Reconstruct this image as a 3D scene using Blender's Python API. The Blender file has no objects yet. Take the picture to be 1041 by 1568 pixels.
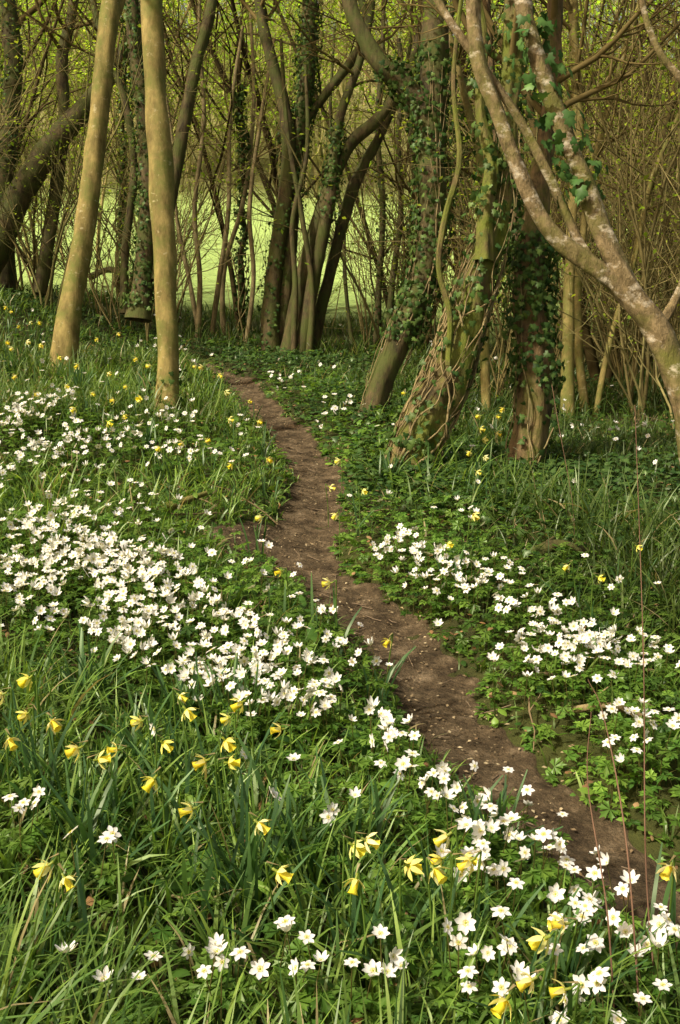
import bpy, math, numpy as np
from mathutils import Vector
rng=np.random.default_rng(7)
# placement helpers
TH=math.radians(14.6); CT,ST=math.cos(TH),math.sin(TH); FF=1681.0; CH=1.6
PP=np.array([(6,-2.2),(4.2,-.6),(2.9,.5),(1.85,1.25),(1.18,1.85),(.88,2.2),(.72,2.473),(.645,2.595),(.585,2.761),(.505,2.947),(.415,3.157),(.35,3.393),(.33,3.665),(.255,3.98),(.16,4.26),(.043,4.59),(-.108,4.96),(-.20,5.28),(-.18,5.91),(-.115,6.7),(-.243,7.7),(-.443,8.74),(-.755,10.07),(-1.13,11.9),(-1.9,13.3),(-3.2,14.6),(-5.5,16)])
_y=np.linspace(-2.2,16,900); _x=np.interp(_y,PP[:,1],PP[:,0])
def xp(y): return np.interp(y,_y,_x)
def xpd(y): return (xp(y+.08)-xp(y-.08))/.16
def sm(a,b,x):
    t=np.clip((x-a)/(b-a),0,1); return t*t*(3-2*t)
def dist(x,y):
    s=xpd(y); return (x-xp(y))/np.sqrt(1+s*s)
def hwl(y): return .16+.28*np.exp(-((y-5.3)/.33)**2)+.02*np.sin(y*5.1)+.015*np.sin(y*11.3+1)+.012*np.sin(y*27)
def hwr(y): return .16-.03*(1-sm(2.8,3.8,y))+.02*np.sin(y*4.3+2)+.015*np.sin(y*12.3)+.012*np.sin(y*31)
def nz(x,y,f=1.0,s=0.0):
    return (np.sin(x*1.7*f+s*1.3+1.1*np.sin(y*1.3*f+s))+np.sin(y*1.9*f+s*2.1+1.3*np.sin(x*1.1*f+2+s))+np.sin((x+y)*2.9*f+s*.7)*.5)/2.5
def G(x,y):
    x=np.asarray(x,float); y=np.asarray(y,float)
    d=dist(x,y); L=np.maximum(-d,0); R=np.maximum(d,0)
    z=.07*sm(.1,.45,L)+.10*L/(1+L/25)+.06*sm(.09,.35,R)-.05*np.minimum(R,8)
    z=z+.02*nz(x,y,1.6)*sm(.2,.8,np.abs(d))+.035*nz(x,y,.6,3)*sm(.2,1.2,np.abs(d))
    z=z+.55*sm(2.4,4.6,-x)*sm(10,13.5,y)*(1-sm(19,24,y))
    z=z-.9*sm(12,18,y)*sm(.5,3.5,x)
    z=z-.03*(1-sm(.10,.3,np.abs(d)))
    F=.075*(y-20)-.015*np.clip(x,-60,60)
    w=sm(17,24,y); z=z*(1-w)+F*w
    hill=.15*np.clip(y-52,0,85)+1.2*nz(x*.05,y*.05)*sm(50,80,y)
    return z+hill
def ginv(u,v,h=0.0):
    a=(u-520.5)/FF; b=(784-v)/FF
    t=np.arange(1,30,.01); X=a*t;Y=t*(CT+b*ST);Z=CH+t*(-ST+b*CT); i=int(np.argmax(Z<=G(X,Y)+h))
    return float(X[i]),float(Y[i])
def W(u,v,t):
    a=(u-520.5)/FF; b=(784-v)/FF
    return (a*t,t*(CT+b*ST),CH+t*(-ST+b*CT))
class MB:
    def __init__(s): s.v=[];s.c=[];s.q=[];s.t=[];s.qm=[];s.tm=[];s.n=0
    def add(s,v,q=None,t=None,col=(1,1,1),m=0):
        v=np.asarray(v,float).reshape(-1,3); s.v.append(v); s.c.append(np.broadcast_to(np.asarray(col,float),(len(v),3)))
        if q is not None and len(q): q=np.asarray(q).reshape(-1,4); s.q.append(q+s.n); s.qm.append(np.full(len(q),m))
        if t is not None and len(t): t=np.asarray(t).reshape(-1,3); s.t.append(t+s.n); s.tm.append(np.full(len(t),m))
        s.n+=len(v)
    def tmpl(s):
        return dict(v=np.concatenate(s.v),c=np.concatenate(s.c),
          q=np.concatenate(s.q) if s.q else np.zeros((0,4),int),t=np.concatenate(s.t) if s.t else np.zeros((0,3),int),
          qm=np.concatenate(s.qm) if s.q else np.zeros(0,int),tm=np.concatenate(s.tm) if s.t else np.zeros(0,int))
    def obj(s,name,mats,parent=None,smooth=True):
        T=s.tmpl(); me=bpy.data.meshes.new(name)
        me.vertices.add(len(T['v'])); me.vertices.foreach_set('co',T['v'].astype(np.float32).ravel())
        nq,nt=len(T['q']),len(T['t'])
        li=np.concatenate([T['q'].ravel(),T['t'].ravel()]).astype(np.int32)
        me.loops.add(len(li)); me.loops.foreach_set('vertex_index',li)
        me.polygons.add(nq+nt)
        ls=np.concatenate([np.arange(nq)*4,nq*4+np.arange(nt)*3]).astype(np.int32)
        me.polygons.foreach_set('loop_start',ls)
        me.polygons.foreach_set('material_index',np.concatenate([T['qm'],T['tm']]).astype(np.int32))
        me.polygons.foreach_set('use_smooth',np.full(nq+nt,smooth))
        a=me.attributes.new('Col','FLOAT_COLOR','POINT')
        c=np.ones((len(T['v']),4),np.float32); c[:,:3]=T['c']; a.data.foreach_set('color',c.ravel())
        me.update(calc_edges=True)
        for m in mats: me.materials.append(m)
        o=bpy.data.objects.new(name,me); bpy.context.scene.collection.objects.link(o)
        if parent: o.parent=parent
        return o
def empty(name):
    e=bpy.data.objects.new(name,None); e.empty_display_size=.2; bpy.context.scene.collection.objects.link(e); return e
def inst(mb,T,pos,R,s,col):
    n=len(pos); kk=len(T['v'])
    if n==0: return
    s=np.broadcast_to(np.asarray(s,float),(n,)); col=np.broadcast_to(np.asarray(col,float),(n,3))
    V=np.einsum('nij,kj->nki',R,T['v'])*s[:,None,None]+pos[:,None,:]
    C=T['c'][None]*col[:,None]
    off=(np.arange(n)*kk)[:,None,None]+mb.n
    mb.v.append(V.reshape(-1,3)); mb.c.append(C.reshape(-1,3))
    if len(T['q']): mb.q.append((T['q'][None]+off).reshape(-1,4)); mb.qm.append(np.tile(T['qm'],n))
    if len(T['t']): mb.t.append((T['t'][None]+off).reshape(-1,3)); mb.tm.append(np.tile(T['tm'],n))
    mb.n+=n*kk
def Rz(a):
    z=np.zeros_like(a);o=np.ones_like(a);c,s=np.cos(a),np.sin(a)
    return np.stack([np.stack([c,-s,z],-1),np.stack([s,c,z],-1),np.stack([z,z,o],-1)],-2)
def Rx(a):
    z=np.zeros_like(a);o=np.ones_like(a);c,s=np.cos(a),np.sin(a)
    return np.stack([np.stack([o,z,z],-1),np.stack([z,c,-s],-1),np.stack([z,s,c],-1)],-2)
def rot(yaw,tilt,spin): return Rz(yaw)@Rx(tilt)@Rz(spin)
def frame(nrm,yd):
    nrm=nrm/np.linalg.norm(nrm,axis=1,keepdims=True)
    x=np.cross(yd,nrm); x/=np.linalg.norm(x,axis=1,keepdims=True)+1e-9
    y=np.cross(nrm,x); return np.stack([x,y,nrm],-1)
def tube(mb,P,r,sides=6,col=(1,1,1),m=0,lump=0,flute=0,g=None):
    P=np.asarray(P,float); n=len(P); r=np.broadcast_to(np.asarray(r,float),(n,))
    T=np.gradient(P,axis=0); T/=np.linalg.norm(T,axis=1,keepdims=True)+1e-9
    ref=np.array([0.,1,0]) if abs(T[0,1])<.8 else np.array([1.,0,0])
    N=np.zeros((n,3)); c=ref-T[0]*T[0].dot(ref); N[0]=c/np.linalg.norm(c)
    for i in range(1,n):
        c=N[i-1]-T[i]*T[i].dot(N[i-1]); N[i]=c/(np.linalg.norm(c)+1e-9)
    B=np.cross(T,N); a=np.arange(sides)/sides*2*np.pi
    rr=np.repeat(r[:,None],sides,1)
    if lump and g is not None:
        s=np.concatenate([[0],np.cumsum(np.linalg.norm(np.diff(P,axis=0),axis=1))])
        for kf in range(5):
            f=g.uniform(2,9)*(1+kf*.6); ka=g.integers(1,4+kf)
            rr=rr*(1+lump/(1+kf*.5)*np.sin(s[:,None]*f+ka*a[None]+g.uniform(0,6)))
        if flute:
            rr=rr*(1+flute*np.sin(a[None]*g.integers(4,7)+s[:,None]*g.uniform(-2,2)+g.uniform(0,6)))
    V=P[:,None]+rr[...,None]*(np.cos(a)[None,:,None]*N[:,None]+np.sin(a)[None,:,None]*B[:,None])
    i=np.arange(n-1)[:,None]*sides; j=np.arange(sides)[None]; j2=(j+1)%sides
    q=np.stack([i+j,i+j2,i+sides+j2,i+sides+j],-1).reshape(-1,4)
    mb.add(V.reshape(-1,3),q,None,col,m)
def cr(pts,per=8):
    P=np.asarray(pts,float); P=np.vstack([2*P[0]-P[1],P,2*P[-1]-P[-2]]); out=[]
    for i in range(1,len(P)-2):
        t=np.linspace(0,1,per,endpoint=False)[:,None]
        out.append(.5*((2*P[i])+(-P[i-1]+P[i+1])*t+(2*P[i-1]-5*P[i]+4*P[i+1]-P[i+2])*t*t+(-P[i-1]+3*P[i]-3*P[i+1]+P[i+2])*t**3))
    out.append(P[-2][None]); return np.vstack(out)
def grow(mb,p,d,L,r,depth,maxd,g,col,tips,nch,up=.1,wig=.3,sides=(7,5,3,3),m=0,spread=.8):
    n=(9,6,4,4)[depth]; pts=[np.array(p,float)]; d=np.array(d,float); d/=np.linalg.norm(d); dirs=[d]
    for i in range(n-1):
        d=d+g.normal(0,wig,3)*(.5 if depth==0 else .8)+np.array([0,0,up]); d/=np.linalg.norm(d)
        pts.append(pts[-1]+d*L/(n-1)); dirs.append(d)
    rad=np.linspace(r,r*.3,n); tube(mb,pts,rad,sides[depth],col,m)
    if depth<maxd:
        for _ in range(nch[depth]):
            f=g.uniform(.15,.97); i=int(f*(n-1)); q=g.normal(0,1,3); q-=dirs[i]*dirs[i].dot(q); q/=np.linalg.norm(q)
            nd=dirs[i]*.8+q*spread*g.uniform(.5,1.2)
            grow(mb,pts[i]+(pts[min(i+1,n-1)]-pts[i])*(f*(n-1)-i),nd,L*g.uniform(.3,.6)*(1.15-.5*f),rad[i]*.55,depth+1,maxd,g,col,tips,nch,up,wig,sides,m,spread)
    if depth>=maxd-1: tips.extend(pts[2:])
# ---- materials
def newmat(name):
    m=bpy.data.materials.new(name); m.use_nodes=True; nt=m.node_tree; nt.nodes.clear()
    return m,nt,nt.nodes,nt.links
def leafmat(name,transl=.3,gloss=.05,rough=.4,var=0,scale=9.0,tb=1.6):
    m,nt,N,L=newmat(name); out=N.new('ShaderNodeOutputMaterial'); at=N.new('ShaderNodeAttribute'); at.attribute_name='Col'; c=at.outputs['Color']
    if var:
        tc=N.new('ShaderNodeTexCoord'); no=N.new('ShaderNodeTexNoise'); no.inputs['Scale'].default_value=scale; no.inputs['Detail'].default_value=1
        L.new(tc.outputs['Object'],no.inputs['Vector'])
        mr=N.new('ShaderNodeMapRange'); mr.inputs[1].default_value=.3; mr.inputs[2].default_value=.7; mr.inputs[3].default_value=1-var; mr.inputs[4].default_value=1+var
        L.new(no.outputs['Fac'],mr.inputs[0])
        mx=N.new('ShaderNodeVectorMath'); mx.operation='SCALE'; L.new(c,mx.inputs[0]); L.new(mr.outputs[0],mx.inputs['Scale']); c=mx.outputs[0]
    pb=N.new('ShaderNodeBsdfDiffuse'); L.new(c,pb.inputs[0]); cur=pb.outputs[0]
    if transl>0:
        tr=N.new('ShaderNodeBsdfTranslucent'); m2=N.new('ShaderNodeVectorMath'); m2.operation='MULTIPLY'; m2.inputs[1].default_value=(tb,tb*.95,tb*.5)
        L.new(c,m2.inputs[0]); L.new(m2.outputs[0],tr.inputs['Color'])
        ms=N.new('ShaderNodeMixShader'); ms.inputs[0].default_value=transl; L.new(cur,ms.inputs[1]); L.new(tr.outputs[0],ms.inputs[2]); cur=ms.outputs[0]
    if gloss>0:
        gl=N.new('ShaderNodeBsdfGlossy'); gl.inputs['Roughness'].default_value=rough; gl.inputs['Color'].default_value=(.9,1,.75,1)
        ms=N.new('ShaderNodeMixShader'); ms.inputs[0].default_value=gloss; L.new(cur,ms.inputs[1]); L.new(gl.outputs[0],ms.inputs[2]); cur=ms.outputs[0]
    L.new(cur,out.inputs[0])
    return m
def barkmat(name,c1,c2,moss=(.09,.11,.02),mossamt=.5,zs=.25,scale=14,bump=.6,pale=None,rough=.8,pl=.56,pw=.08,ps=17):
    m,nt,N,L=newmat(name); out=N.new('ShaderNodeOutputMaterial'); pb=N.new('ShaderNodeBsdfPrincipled'); pb.inputs['Roughness'].default_value=rough; pb.inputs['Specular IOR Level'].default_value=.25
    tc=N.new('ShaderNodeTexCoord'); mp=N.new('ShaderNodeMapping'); mp.inputs['Scale'].default_value=(1,1,zs); L.new(tc.outputs['Object'],mp.inputs[0])
    n1=N.new('ShaderNodeTexNoise'); n1.inputs['Scale'].default_value=scale; n1.inputs['Detail'].default_value=6; n1.inputs['Roughness'].default_value=.7; L.new(mp.outputs[0],n1.inputs['Vector'])
    r=N.new('ShaderNodeValToRGB'); r.color_ramp.elements[0].position=.36; r.color_ramp.elements[1].position=.64
    r.color_ramp.elements[0].color=(*c1,1); r.color_ramp.elements[1].color=(*c2,1); L.new(n1.outputs['Fac'],r.inputs[0])
    n2=N.new('ShaderNodeTexNoise'); n2.inputs['Scale'].default_value=4.5; n2.inputs['Detail'].default_value=5; n2.inputs['Roughness'].default_value=.7; L.new(tc.outputs['Object'],n2.inputs['Vector'])
    mr=N.new('ShaderNodeMapRange'); mr.inputs[1].default_value=.60-.25*mossamt; mr.inputs[2].default_value=.80-.25*mossamt; L.new(n2.outputs['Fac'],mr.inputs[0])
    mx=N.new('ShaderNodeMix'); mx.data_type='RGBA'; L.new(mr.outputs[0],mx.inputs[0]); L.new(r.outputs[0],mx.inputs[6]); mx.inputs[7].default_value=(*moss,1)
    col=mx.outputs[2]
    if pale:
        mp3=N.new('ShaderNodeMapping'); mp3.inputs['Scale'].default_value=(.8,.8,1.4); L.new(tc.outputs['Object'],mp3.inputs[0])
        n4=N.new('ShaderNodeTexNoise'); n4.inputs['Scale'].default_value=ps; n4.inputs['Detail'].default_value=7; n4.inputs['Roughness'].default_value=.68; L.new(mp3.outputs[0],n4.inputs['Vector'])
        q=N.new('ShaderNodeMapRange'); q.inputs[1].default_value=pl; q.inputs[2].default_value=pl+pw; q.inputs[4].default_value=.8; L.new(n4.outputs['Fac'],q.inputs[0])
        m3=N.new('ShaderNodeMix'); m3.data_type='RGBA'; L.new(q.outputs[0],m3.inputs[0]); L.new(col,m3.inputs[6]); m3.inputs[7].default_value=(*pale,1); col=m3.outputs[2]
    L.new(col,pb.inputs['Base Color'])
    bp=N.new('ShaderNodeBump'); bp.inputs['Strength'].default_value=bump; bp.inputs['Distance'].default_value=.02; L.new(n1.outputs['Fac'],bp.inputs['Height']); L.new(bp.outputs[0],pb.inputs['Normal'])
    L.new(pb.outputs[0],out.inputs[0]); return m
def soilmat(name,colattr=True,a=(.055,.039,.022),b=(.145,.105,.06),c=(.30,.225,.14),sc=7,bump=.8):
    m,nt,N,L=newmat(name); out=N.new('ShaderNodeOutputMaterial'); pb=N.new('ShaderNodeBsdfPrincipled'); pb.inputs['Roughness'].default_value=.9; pb.inputs['Specular IOR Level'].default_value=.15
    tc=N.new('ShaderNodeTexCoord'); n1=N.new('ShaderNodeTexNoise'); n1.inputs['Scale'].default_value=sc; n1.inputs['Detail'].default_value=8; n1.inputs['Roughness'].default_value=.75; L.new(tc.outputs['Object'],n1.inputs['Vector'])
    if colattr:
        at=N.new('ShaderNodeAttribute'); at.attribute_name='Col'; mr=N.new('ShaderNodeMapRange'); mr.inputs[1].default_value=.3; mr.inputs[2].default_value=.7; mr.inputs[3].default_value=.6; mr.inputs[4].default_value=1.4; L.new(n1.outputs['Fac'],mr.inputs[0])
        mx=N.new('ShaderNodeVectorMath'); mx.operation='SCALE'; L.new(at.outputs['Color'],mx.inputs[0]); L.new(mr.outputs[0],mx.inputs['Scale']); L.new(mx.outputs[0],pb.inputs['Base Color'])
    else:
        r=N.new('ShaderNodeValToRGB'); e=r.color_ramp.elements; e[0].position=.38; e[0].color=(*a,1); e[1].position=.66; e[1].color=(*c,1); k=e.new(.53); k.color=(*b,1); L.new(n1.outputs['Fac'],r.inputs[0]); L.new(r.outputs[0],pb.inputs['Base Color'])
    n2=N.new('ShaderNodeTexNoise'); n2.inputs['Scale'].default_value=30; n2.inputs['Detail'].default_value=7; n2.inputs['Roughness'].default_value=.7; L.new(tc.outputs['Object'],n2.inputs['Vector'])
    bp=N.new('ShaderNodeBump'); bp.inputs['Strength'].default_value=bump; bp.inputs['Distance'].default_value=.05; L.new(n2.outputs['Fac'],bp.inputs['Height']); L.new(bp.outputs[0],pb.inputs['Normal'])
    L.new(pb.outputs[0],out.inputs[0]); return m
M_grass=leafmat('grass_blade',.4,.035,.42); M_leaf=leafmat('herb_leaf',.38,.025); M_ivy=leafmat('ivy_leaf',.12,.018,.45); M_ivyg=leafmat('ground_ivy_leaf',.12,.03,.4)
M_white=leafmat('white_petal',.25,.02,tb=1.05); M_yellow=leafmat('yellow_petal',.3,.02,tb=1.15)
M_twig=leafmat('twig_bark',0,0,var=.3,scale=5); M_spring=leafmat('spring_leaf',.5,0); M_litter=leafmat('leaf_litter',0,0)
M_soil=soilmat('woodland_soil'); M_path=soilmat('path_dirt',False,bump=1.0)
M_ash=barkmat('ash_bark',(.13,.10,.030),(.34,.27,.092),(.14,.155,.033),.6,.35,10,.6,(.44,.39,.21),pl=.60)
M_dark=barkmat('dark_bark',(.028,.022,.010),(.125,.094,.04),(.07,.085,.018),.75,bump=.9)
M_ivyt=barkmat('mossy_bark',(.04,.031,.012),(.21,.155,.065),(.13,.155,.022),.85,bump=1.2)
M_haw=barkmat('hawthorn_bark',(.045,.032,.016),(.26,.175,.08),(.10,.11,.02),.5,bump=1.2)
M_silver=barkmat('silver_bark',(.085,.062,.026),(.28,.21,.105),(.13,.13,.028),.65,.5,22,1.1,(.68,.61,.47),pl=.53,pw=.14,ps=11)  # pale patches: lichen, plus bright highlights painted into the bark colour
M_vine=barkmat('vine_bark',(.13,.10,.045),(.34,.27,.13),mossamt=.2)
# ---- ground
def axis(lo,hi,fine,far,growth=1.1):
    a=list(np.arange(lo,hi+1e-6,fine)); s=fine; x=a[-1]
    while x<far: s*=growth; x+=s; a.append(x)
    return a
xr=axis(0,3,.05,500,1.07); xs=np.array([-v for v in xr[:0:-1]]+xr)
yr=axis(1,9,.05,600,1.04); yl=axis(0,.5,.1,120,1.2); ys=np.array([1-v for v in yl[:0:-1]]+yr)
X,Y=np.meshgrid(xs,ys); Z=G(X,Y)
V=np.stack([X,Y,Z],-1).reshape(-1,3); nx=len(xs); ii=np.arange(len(ys)-1)[:,None]*nx; jj=np.arange(nx-1)[None]
q=np.stack([ii+jj,ii+jj+1,ii+nx+jj+1,ii+nx+jj],-1).reshape(-1,4)
x_,y_=V[:,0],V[:,1]; fw=sm(20,23,y_)[:,None]; hw=sm(51,58,y_)[:,None]
soil=np.array([.05,.05,.02])+np.array([.02,.03,.0])*(nz(x_,y_,1.3)[:,None]*.5+.5)
fieldc=np.array([.42,.58,.18])*(1+.15*nz(x_,y_,.25)[:,None]); hillc=np.array([.30,.28,.11])*(1+.3*nz(x_,y_,.2,4)[:,None])
mb=MB(); mb.add(V,q,None,(soil*(1-fw)+fieldc*fw)*(1-hw)+hillc*hw); mb.obj('ground',[M_soil])
yy=np.concatenate([np.arange(-2,2,.04),np.arange(2,6,.012),np.arange(6,15.8,.03)]); cs=np.linspace(-1.35,1.35,29)
cx=xp(yy); sl=xpd(yy); nrm=np.stack([1/np.sqrt(1+sl**2),-sl/np.sqrt(1+sl**2)],-1)
A=np.where(cs[None]<0,hwl(yy)[:,None],hwr(yy)[:,None])*cs[None]
PX=cx[:,None]+nrm[:,0:1]*A; PY=yy[:,None]+nrm[:,1:2]*A
PZ=G(PX,PY)+.014+.009*nz(PX,PY,7)+.007*nz(PX,PY,19,2)+.004*nz(PX,PY,43,5)-.05*sm(1.0,1.35,np.abs(cs))[None]
ii=np.arange(len(yy)-1)[:,None]*29; jj=np.arange(28)[None]; q=np.stack([ii+jj,ii+jj+1,ii+29+jj+1,ii+29+jj],-1).reshape(-1,4)
mb=MB(); mb.add(np.stack([PX,PY,PZ],-1).reshape(-1,3),q); mb.obj('dirt_path',[M_path])
# ---- scatter helpers
BANDS=[(1.2,3,1),(3,5,1),(5,8,.75),(8,12,.5),(12,21,.25)]
def scat(dens,g,ymax=21,bscale=(1,1,1,1,1)):
    xs=[];ys=[]
    for (a,b,k),bs in zip(BANDS,bscale):
        if a>=ymax: continue
        w=.31*b*1.15+.7; n=int((b-a)*2*w*dens*k*bs); y=g.uniform(a,b,n); x=g.uniform(-w,w,n); ok=np.abs(x)<.31*y*1.15+.7
        xs.append(x[ok]); ys.append(y[ok])
    x=np.concatenate(xs); y=np.concatenate(ys); d=dist(x,y); ok=(d<-hwl(y)*1.0)|(d>hwr(y)*1.0); return x[ok],y[ok],d[ok]
PROF=np.array([.6,.95,1,.85,.55,.06])
def blades(mb,x,y,z,head,lean,curv,L,w,col,S=5,prof=None,g=rng,m=0):
    n=len(x); s=np.linspace(0,1,S+1)
    if n==0: return
    ph=lean[:,None]+curv[:,None]*s[None]; dl=L[:,None]/S
    hx=np.concatenate([np.zeros((n,1)),np.cumsum(np.sin(ph[:,:-1])*dl,1)],1); hz=np.concatenate([np.zeros((n,1)),np.cumsum(np.cos(ph[:,:-1])*dl,1)],1)
    P=np.stack([x[:,None]+hx*np.cos(head)[:,None],y[:,None]+hx*np.sin(head)[:,None],z[:,None]+hz],-1)
    pr=np.interp(s,np.linspace(0,1,6),prof if prof is not None else PROF)
    tw=g.normal(0,.5,n); sd=np.stack([-np.sin(head+tw),np.cos(head+tw),g.normal(0,.25,n)],-1)
    o=sd[:,None]*(w[:,None]*pr[None]/2)[...,None]
    V=np.stack([P-o,P+o],2)
    k=2*(S+1); off=(np.arange(n)*k)[:,None,None]+mb.n; b=np.arange(S)[:,None]*2+np.array([0,1,3,2])[None]
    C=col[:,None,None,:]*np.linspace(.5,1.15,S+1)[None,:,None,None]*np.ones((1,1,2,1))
    mb.v.append(V.reshape(-1,3)); mb.c.append(C.reshape(-1,3)); mb.q.append((b[None]+off).reshape(-1,4)); mb.qm.append(np.full(n*S,m)); mb.n+=n*k
def mixc(g,n,cols,jit=.15):
    cols=np.array(cols); w=g.dirichlet(np.ones(len(cols))*.6,n); c=w@cols; return np.clip(c*(1+g.normal(0,jit,(n,1))),.004,3)
CL=[]
def cl(u,v,su,sv,n):
    X,Y=ginv(u,v,.16); X1,_=ginv(u+su,v,.16); _,Y1=ginv(u,v-sv,.16); CL.append((X,Y,abs(X1-X),abs(Y1-Y),n))
for c in [(40,635,35,22,75),(95,690,40,18,40),(15,715,20,15,18),(230,655,45,18,35),(300,690,30,12,10),(60,800,60,20,50),(150,850,70,25,90),(50,860,50,25,55),(230,870,50,20,45),(200,930,50,25,50),(40,920,40,20,18),(210,985,30,15,18),(310,930,50,30,28),(340,1020,50,25,34),(400,990,40,30,30),(410,1070,40,20,26),(470,1080,30,15,16),(500,1000,60,40,18),(590,1130,25,15,14),(180,770,60,20,22),
 (490,640,25,12,14),(420,590,20,8,8),(610,835,30,12,22),(680,870,35,15,30),(740,880,40,14,20),(830,940,45,20,28),(900,990,45,18,36),(820,990,30,15,14),(960,1000,40,20,16),(970,1120,35,18,18),(1000,1100,25,15,6),(700,800,30,15,4),(940,660,50,10,6),(860,1030,40,15,6),
 (700,1240,35,18,11),(760,1290,45,25,12),(770,1350,50,25,14),(860,1290,40,25,8),(920,1420,50,30,16),(1000,1450,40,30,10),(750,1490,60,30,10),(850,1540,50,25,9),(480,1490,40,20,5),(570,1510,30,20,5),(350,1480,40,20,4),(200,1500,40,15,3),(160,1310,25,12,2),(650,1250,30,15,4),(20,1270,20,15,5),(480,1210,50,20,4),(1030,1300,30,30,4),(640,1180,40,20,6),(340,1510,25,25,3),(260,1500,40,20,2)]: cl(*c)
ax=[];ay=[]
for X0,Y0,sx,sy,n in CL:
    nn=int(n*(1.5 if Y0>3 else 1.2)); ax.append(rng.normal(X0,sx*.95,nn)); ay.append(rng.normal(Y0,sy*.95,nn))
xx,yy2,dd=scat(6,rng,bscale=(1,1.5,1.3,1,.4)); ax.append(xx); ay.append(yy2)
ax=np.concatenate(ax); ay=np.concatenate(ay); d=dist(ax,ay); ok=((d<-hwl(ay)*.95)|(d>hwr(ay)*.95))&(ay>1.5); ax=ax[ok]; ay=ay[ok]
def anem_density(x,y):
    s=np.zeros_like(x)
    for X0,Y0,sx,sy,n in CL: s+=np.exp(-.5*(((x-X0)/(sx+.12))**2+((y-Y0)/(sy+.15))**2))*min(n/15,1.3)
    return np.clip(s,0,1)
# ---- grass
g=np.random.default_rng(11)
mb=MB()
x,y,d=scat(2600,g,bscale=(1.1,1,.85,.6,.4))
tk=g.uniform(0,1,len(x))<.4; cell=.16; tx=(np.floor(x/cell)+.5+.35*np.sin(np.floor(y/cell)*12.9+np.floor(x/cell)*7.7))*cell; ty=(np.floor(y/cell)+.5+.35*np.sin(np.floor(x/cell)*9.1+np.floor(y/cell)*3.3))*cell
near_=y<7; mv=tk&near_; ox,oy=x-tx,y-ty; x=np.where(mv,tx+ox*.3,x); y=np.where(mv,ty+oy*.3,y); d=dist(x,y); ok=(d<-hwl(y))|(d>hwr(y)); x,y,d,mv,ox,oy=x[ok],y[ok],d[ok],mv[ok],ox[ok],oy[ok]
AD=anem_density(x,y)
pr=np.where(d<0,np.clip(1.05-.35*AD,0,1),.2+.7*sm(.6,1.6,d)*(1-.4*AD))
pr*=np.where((y<3.2)&(d<0),np.clip(.95+.3*nz(x,y,1.1,5),.6,1),np.clip(.75+.6*nz(x,y,1.1,5),.25,1))
ok=g.uniform(0,1,len(x))<pr; x,y,d,AD,mv,ox,oy=x[ok],y[ok],d[ok],AD[ok],mv[ok],ox[ok],oy[ok]; n=len(x)
sc=1+.07*np.clip(y-4,0,12); tall=np.clip(.85+.45*nz(x,y,1.3,9),.55,1.3)*(1+.36*(1-sm(2.4,3.6,y))*(d<0))*(1-.25*AD)
L=g.uniform(.12,.36,n)*tall*(.42+.58*sm(.2,.6,np.abs(d)))*np.where(mv,1.1,1)
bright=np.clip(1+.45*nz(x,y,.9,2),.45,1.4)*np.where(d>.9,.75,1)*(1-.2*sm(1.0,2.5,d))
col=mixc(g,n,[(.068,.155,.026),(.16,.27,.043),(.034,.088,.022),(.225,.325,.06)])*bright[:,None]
dry=g.uniform(0,1,n)<.04; col[dry]=np.array([.36,.30,.15])
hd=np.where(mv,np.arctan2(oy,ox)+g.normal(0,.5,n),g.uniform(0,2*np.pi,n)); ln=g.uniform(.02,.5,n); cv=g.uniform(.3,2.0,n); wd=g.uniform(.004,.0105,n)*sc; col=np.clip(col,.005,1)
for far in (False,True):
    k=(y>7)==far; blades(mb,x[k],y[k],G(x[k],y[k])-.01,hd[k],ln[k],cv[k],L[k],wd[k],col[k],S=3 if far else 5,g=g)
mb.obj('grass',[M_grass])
# ---- templates
def anleaf(lobes=5,span=105,lo=False):
    m=MB()
    for a in np.radians(np.linspace(-span,span,lobes)):
        pts=np.array([(0,0),(-.16,.45),(-.30,.72),(-.12,.70),(0,1.0),(.12,.70),(.30,.72),(.16,.45)]) if not lo else np.array([(0,0),(-.28,.6),(0,1.0),(.28,.6)])
        ln=1-.12*abs(a); px=pts[:,0]*ln; py=pts[:,1]*ln
        X=px*math.cos(a)+py*math.sin(a); Y=-px*math.sin(a)+py*math.cos(a); r=np.hypot(X,Y)
        Zz=-.28*r*r+.25*np.abs(pts[:,0])+.1*r
        m.add(np.stack([X,Y,Zz],-1),None,[(0,i+1,i) for i in range(1,len(pts)-1)],np.linspace(.8,1.1,len(pts))[:,None]*np.ones((1,3)))
    return m.tmpl()
T_an=anleaf(); T_anlo=anleaf(lo=True); T3=anleaf(3,55)
def ivyleaf():
    m=MB(); o=np.array([(0,-.05),(-.35,-.2),(-.62,.1),(-.38,.3),(-.42,.62),(-.16,.6),(0,1.05),(.16,.6),(.42,.62),(.38,.3),(.62,.1),(.35,-.2)])
    v=np.vstack([[(0,.25)],o]); z=np.concatenate([[.08],-.15*np.abs(o[:,0])-.08*o[:,1]])
    m.add(np.column_stack([v,z]),None,[(0,i+1,(i+1)%12+1) for i in range(12)],np.concatenate([[1.25],np.full(12,.95)])[:,None]*np.ones((1,3))); return m.tmpl()
T_iv=ivyleaf()
def ovleaf():
    m=MB(); v=[(0,0,0),(-.28,.35,-.03),(0,.4,.05),(.28,.35,-.03),(-.22,.75,-.08),(0,.75,0),(.22,.75,-.08),(0,1.1,-.15)]
    m.add(v,[(1,2,5,4),(2,3,6,5)],[(0,2,1),(0,3,2),(4,5,7),(5,6,7)]); return m.tmpl()
T_ov=ovleaf()
def qleaf():
    m=MB(); m.add([(0,0,0),(-.35,.5,.05),(0,1.1,-.1),(.35,.5,.05)],[(0,3,2,1)]); return m.tmpl()
T_q=qleaf()
g=np.random.default_rng(5)
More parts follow.
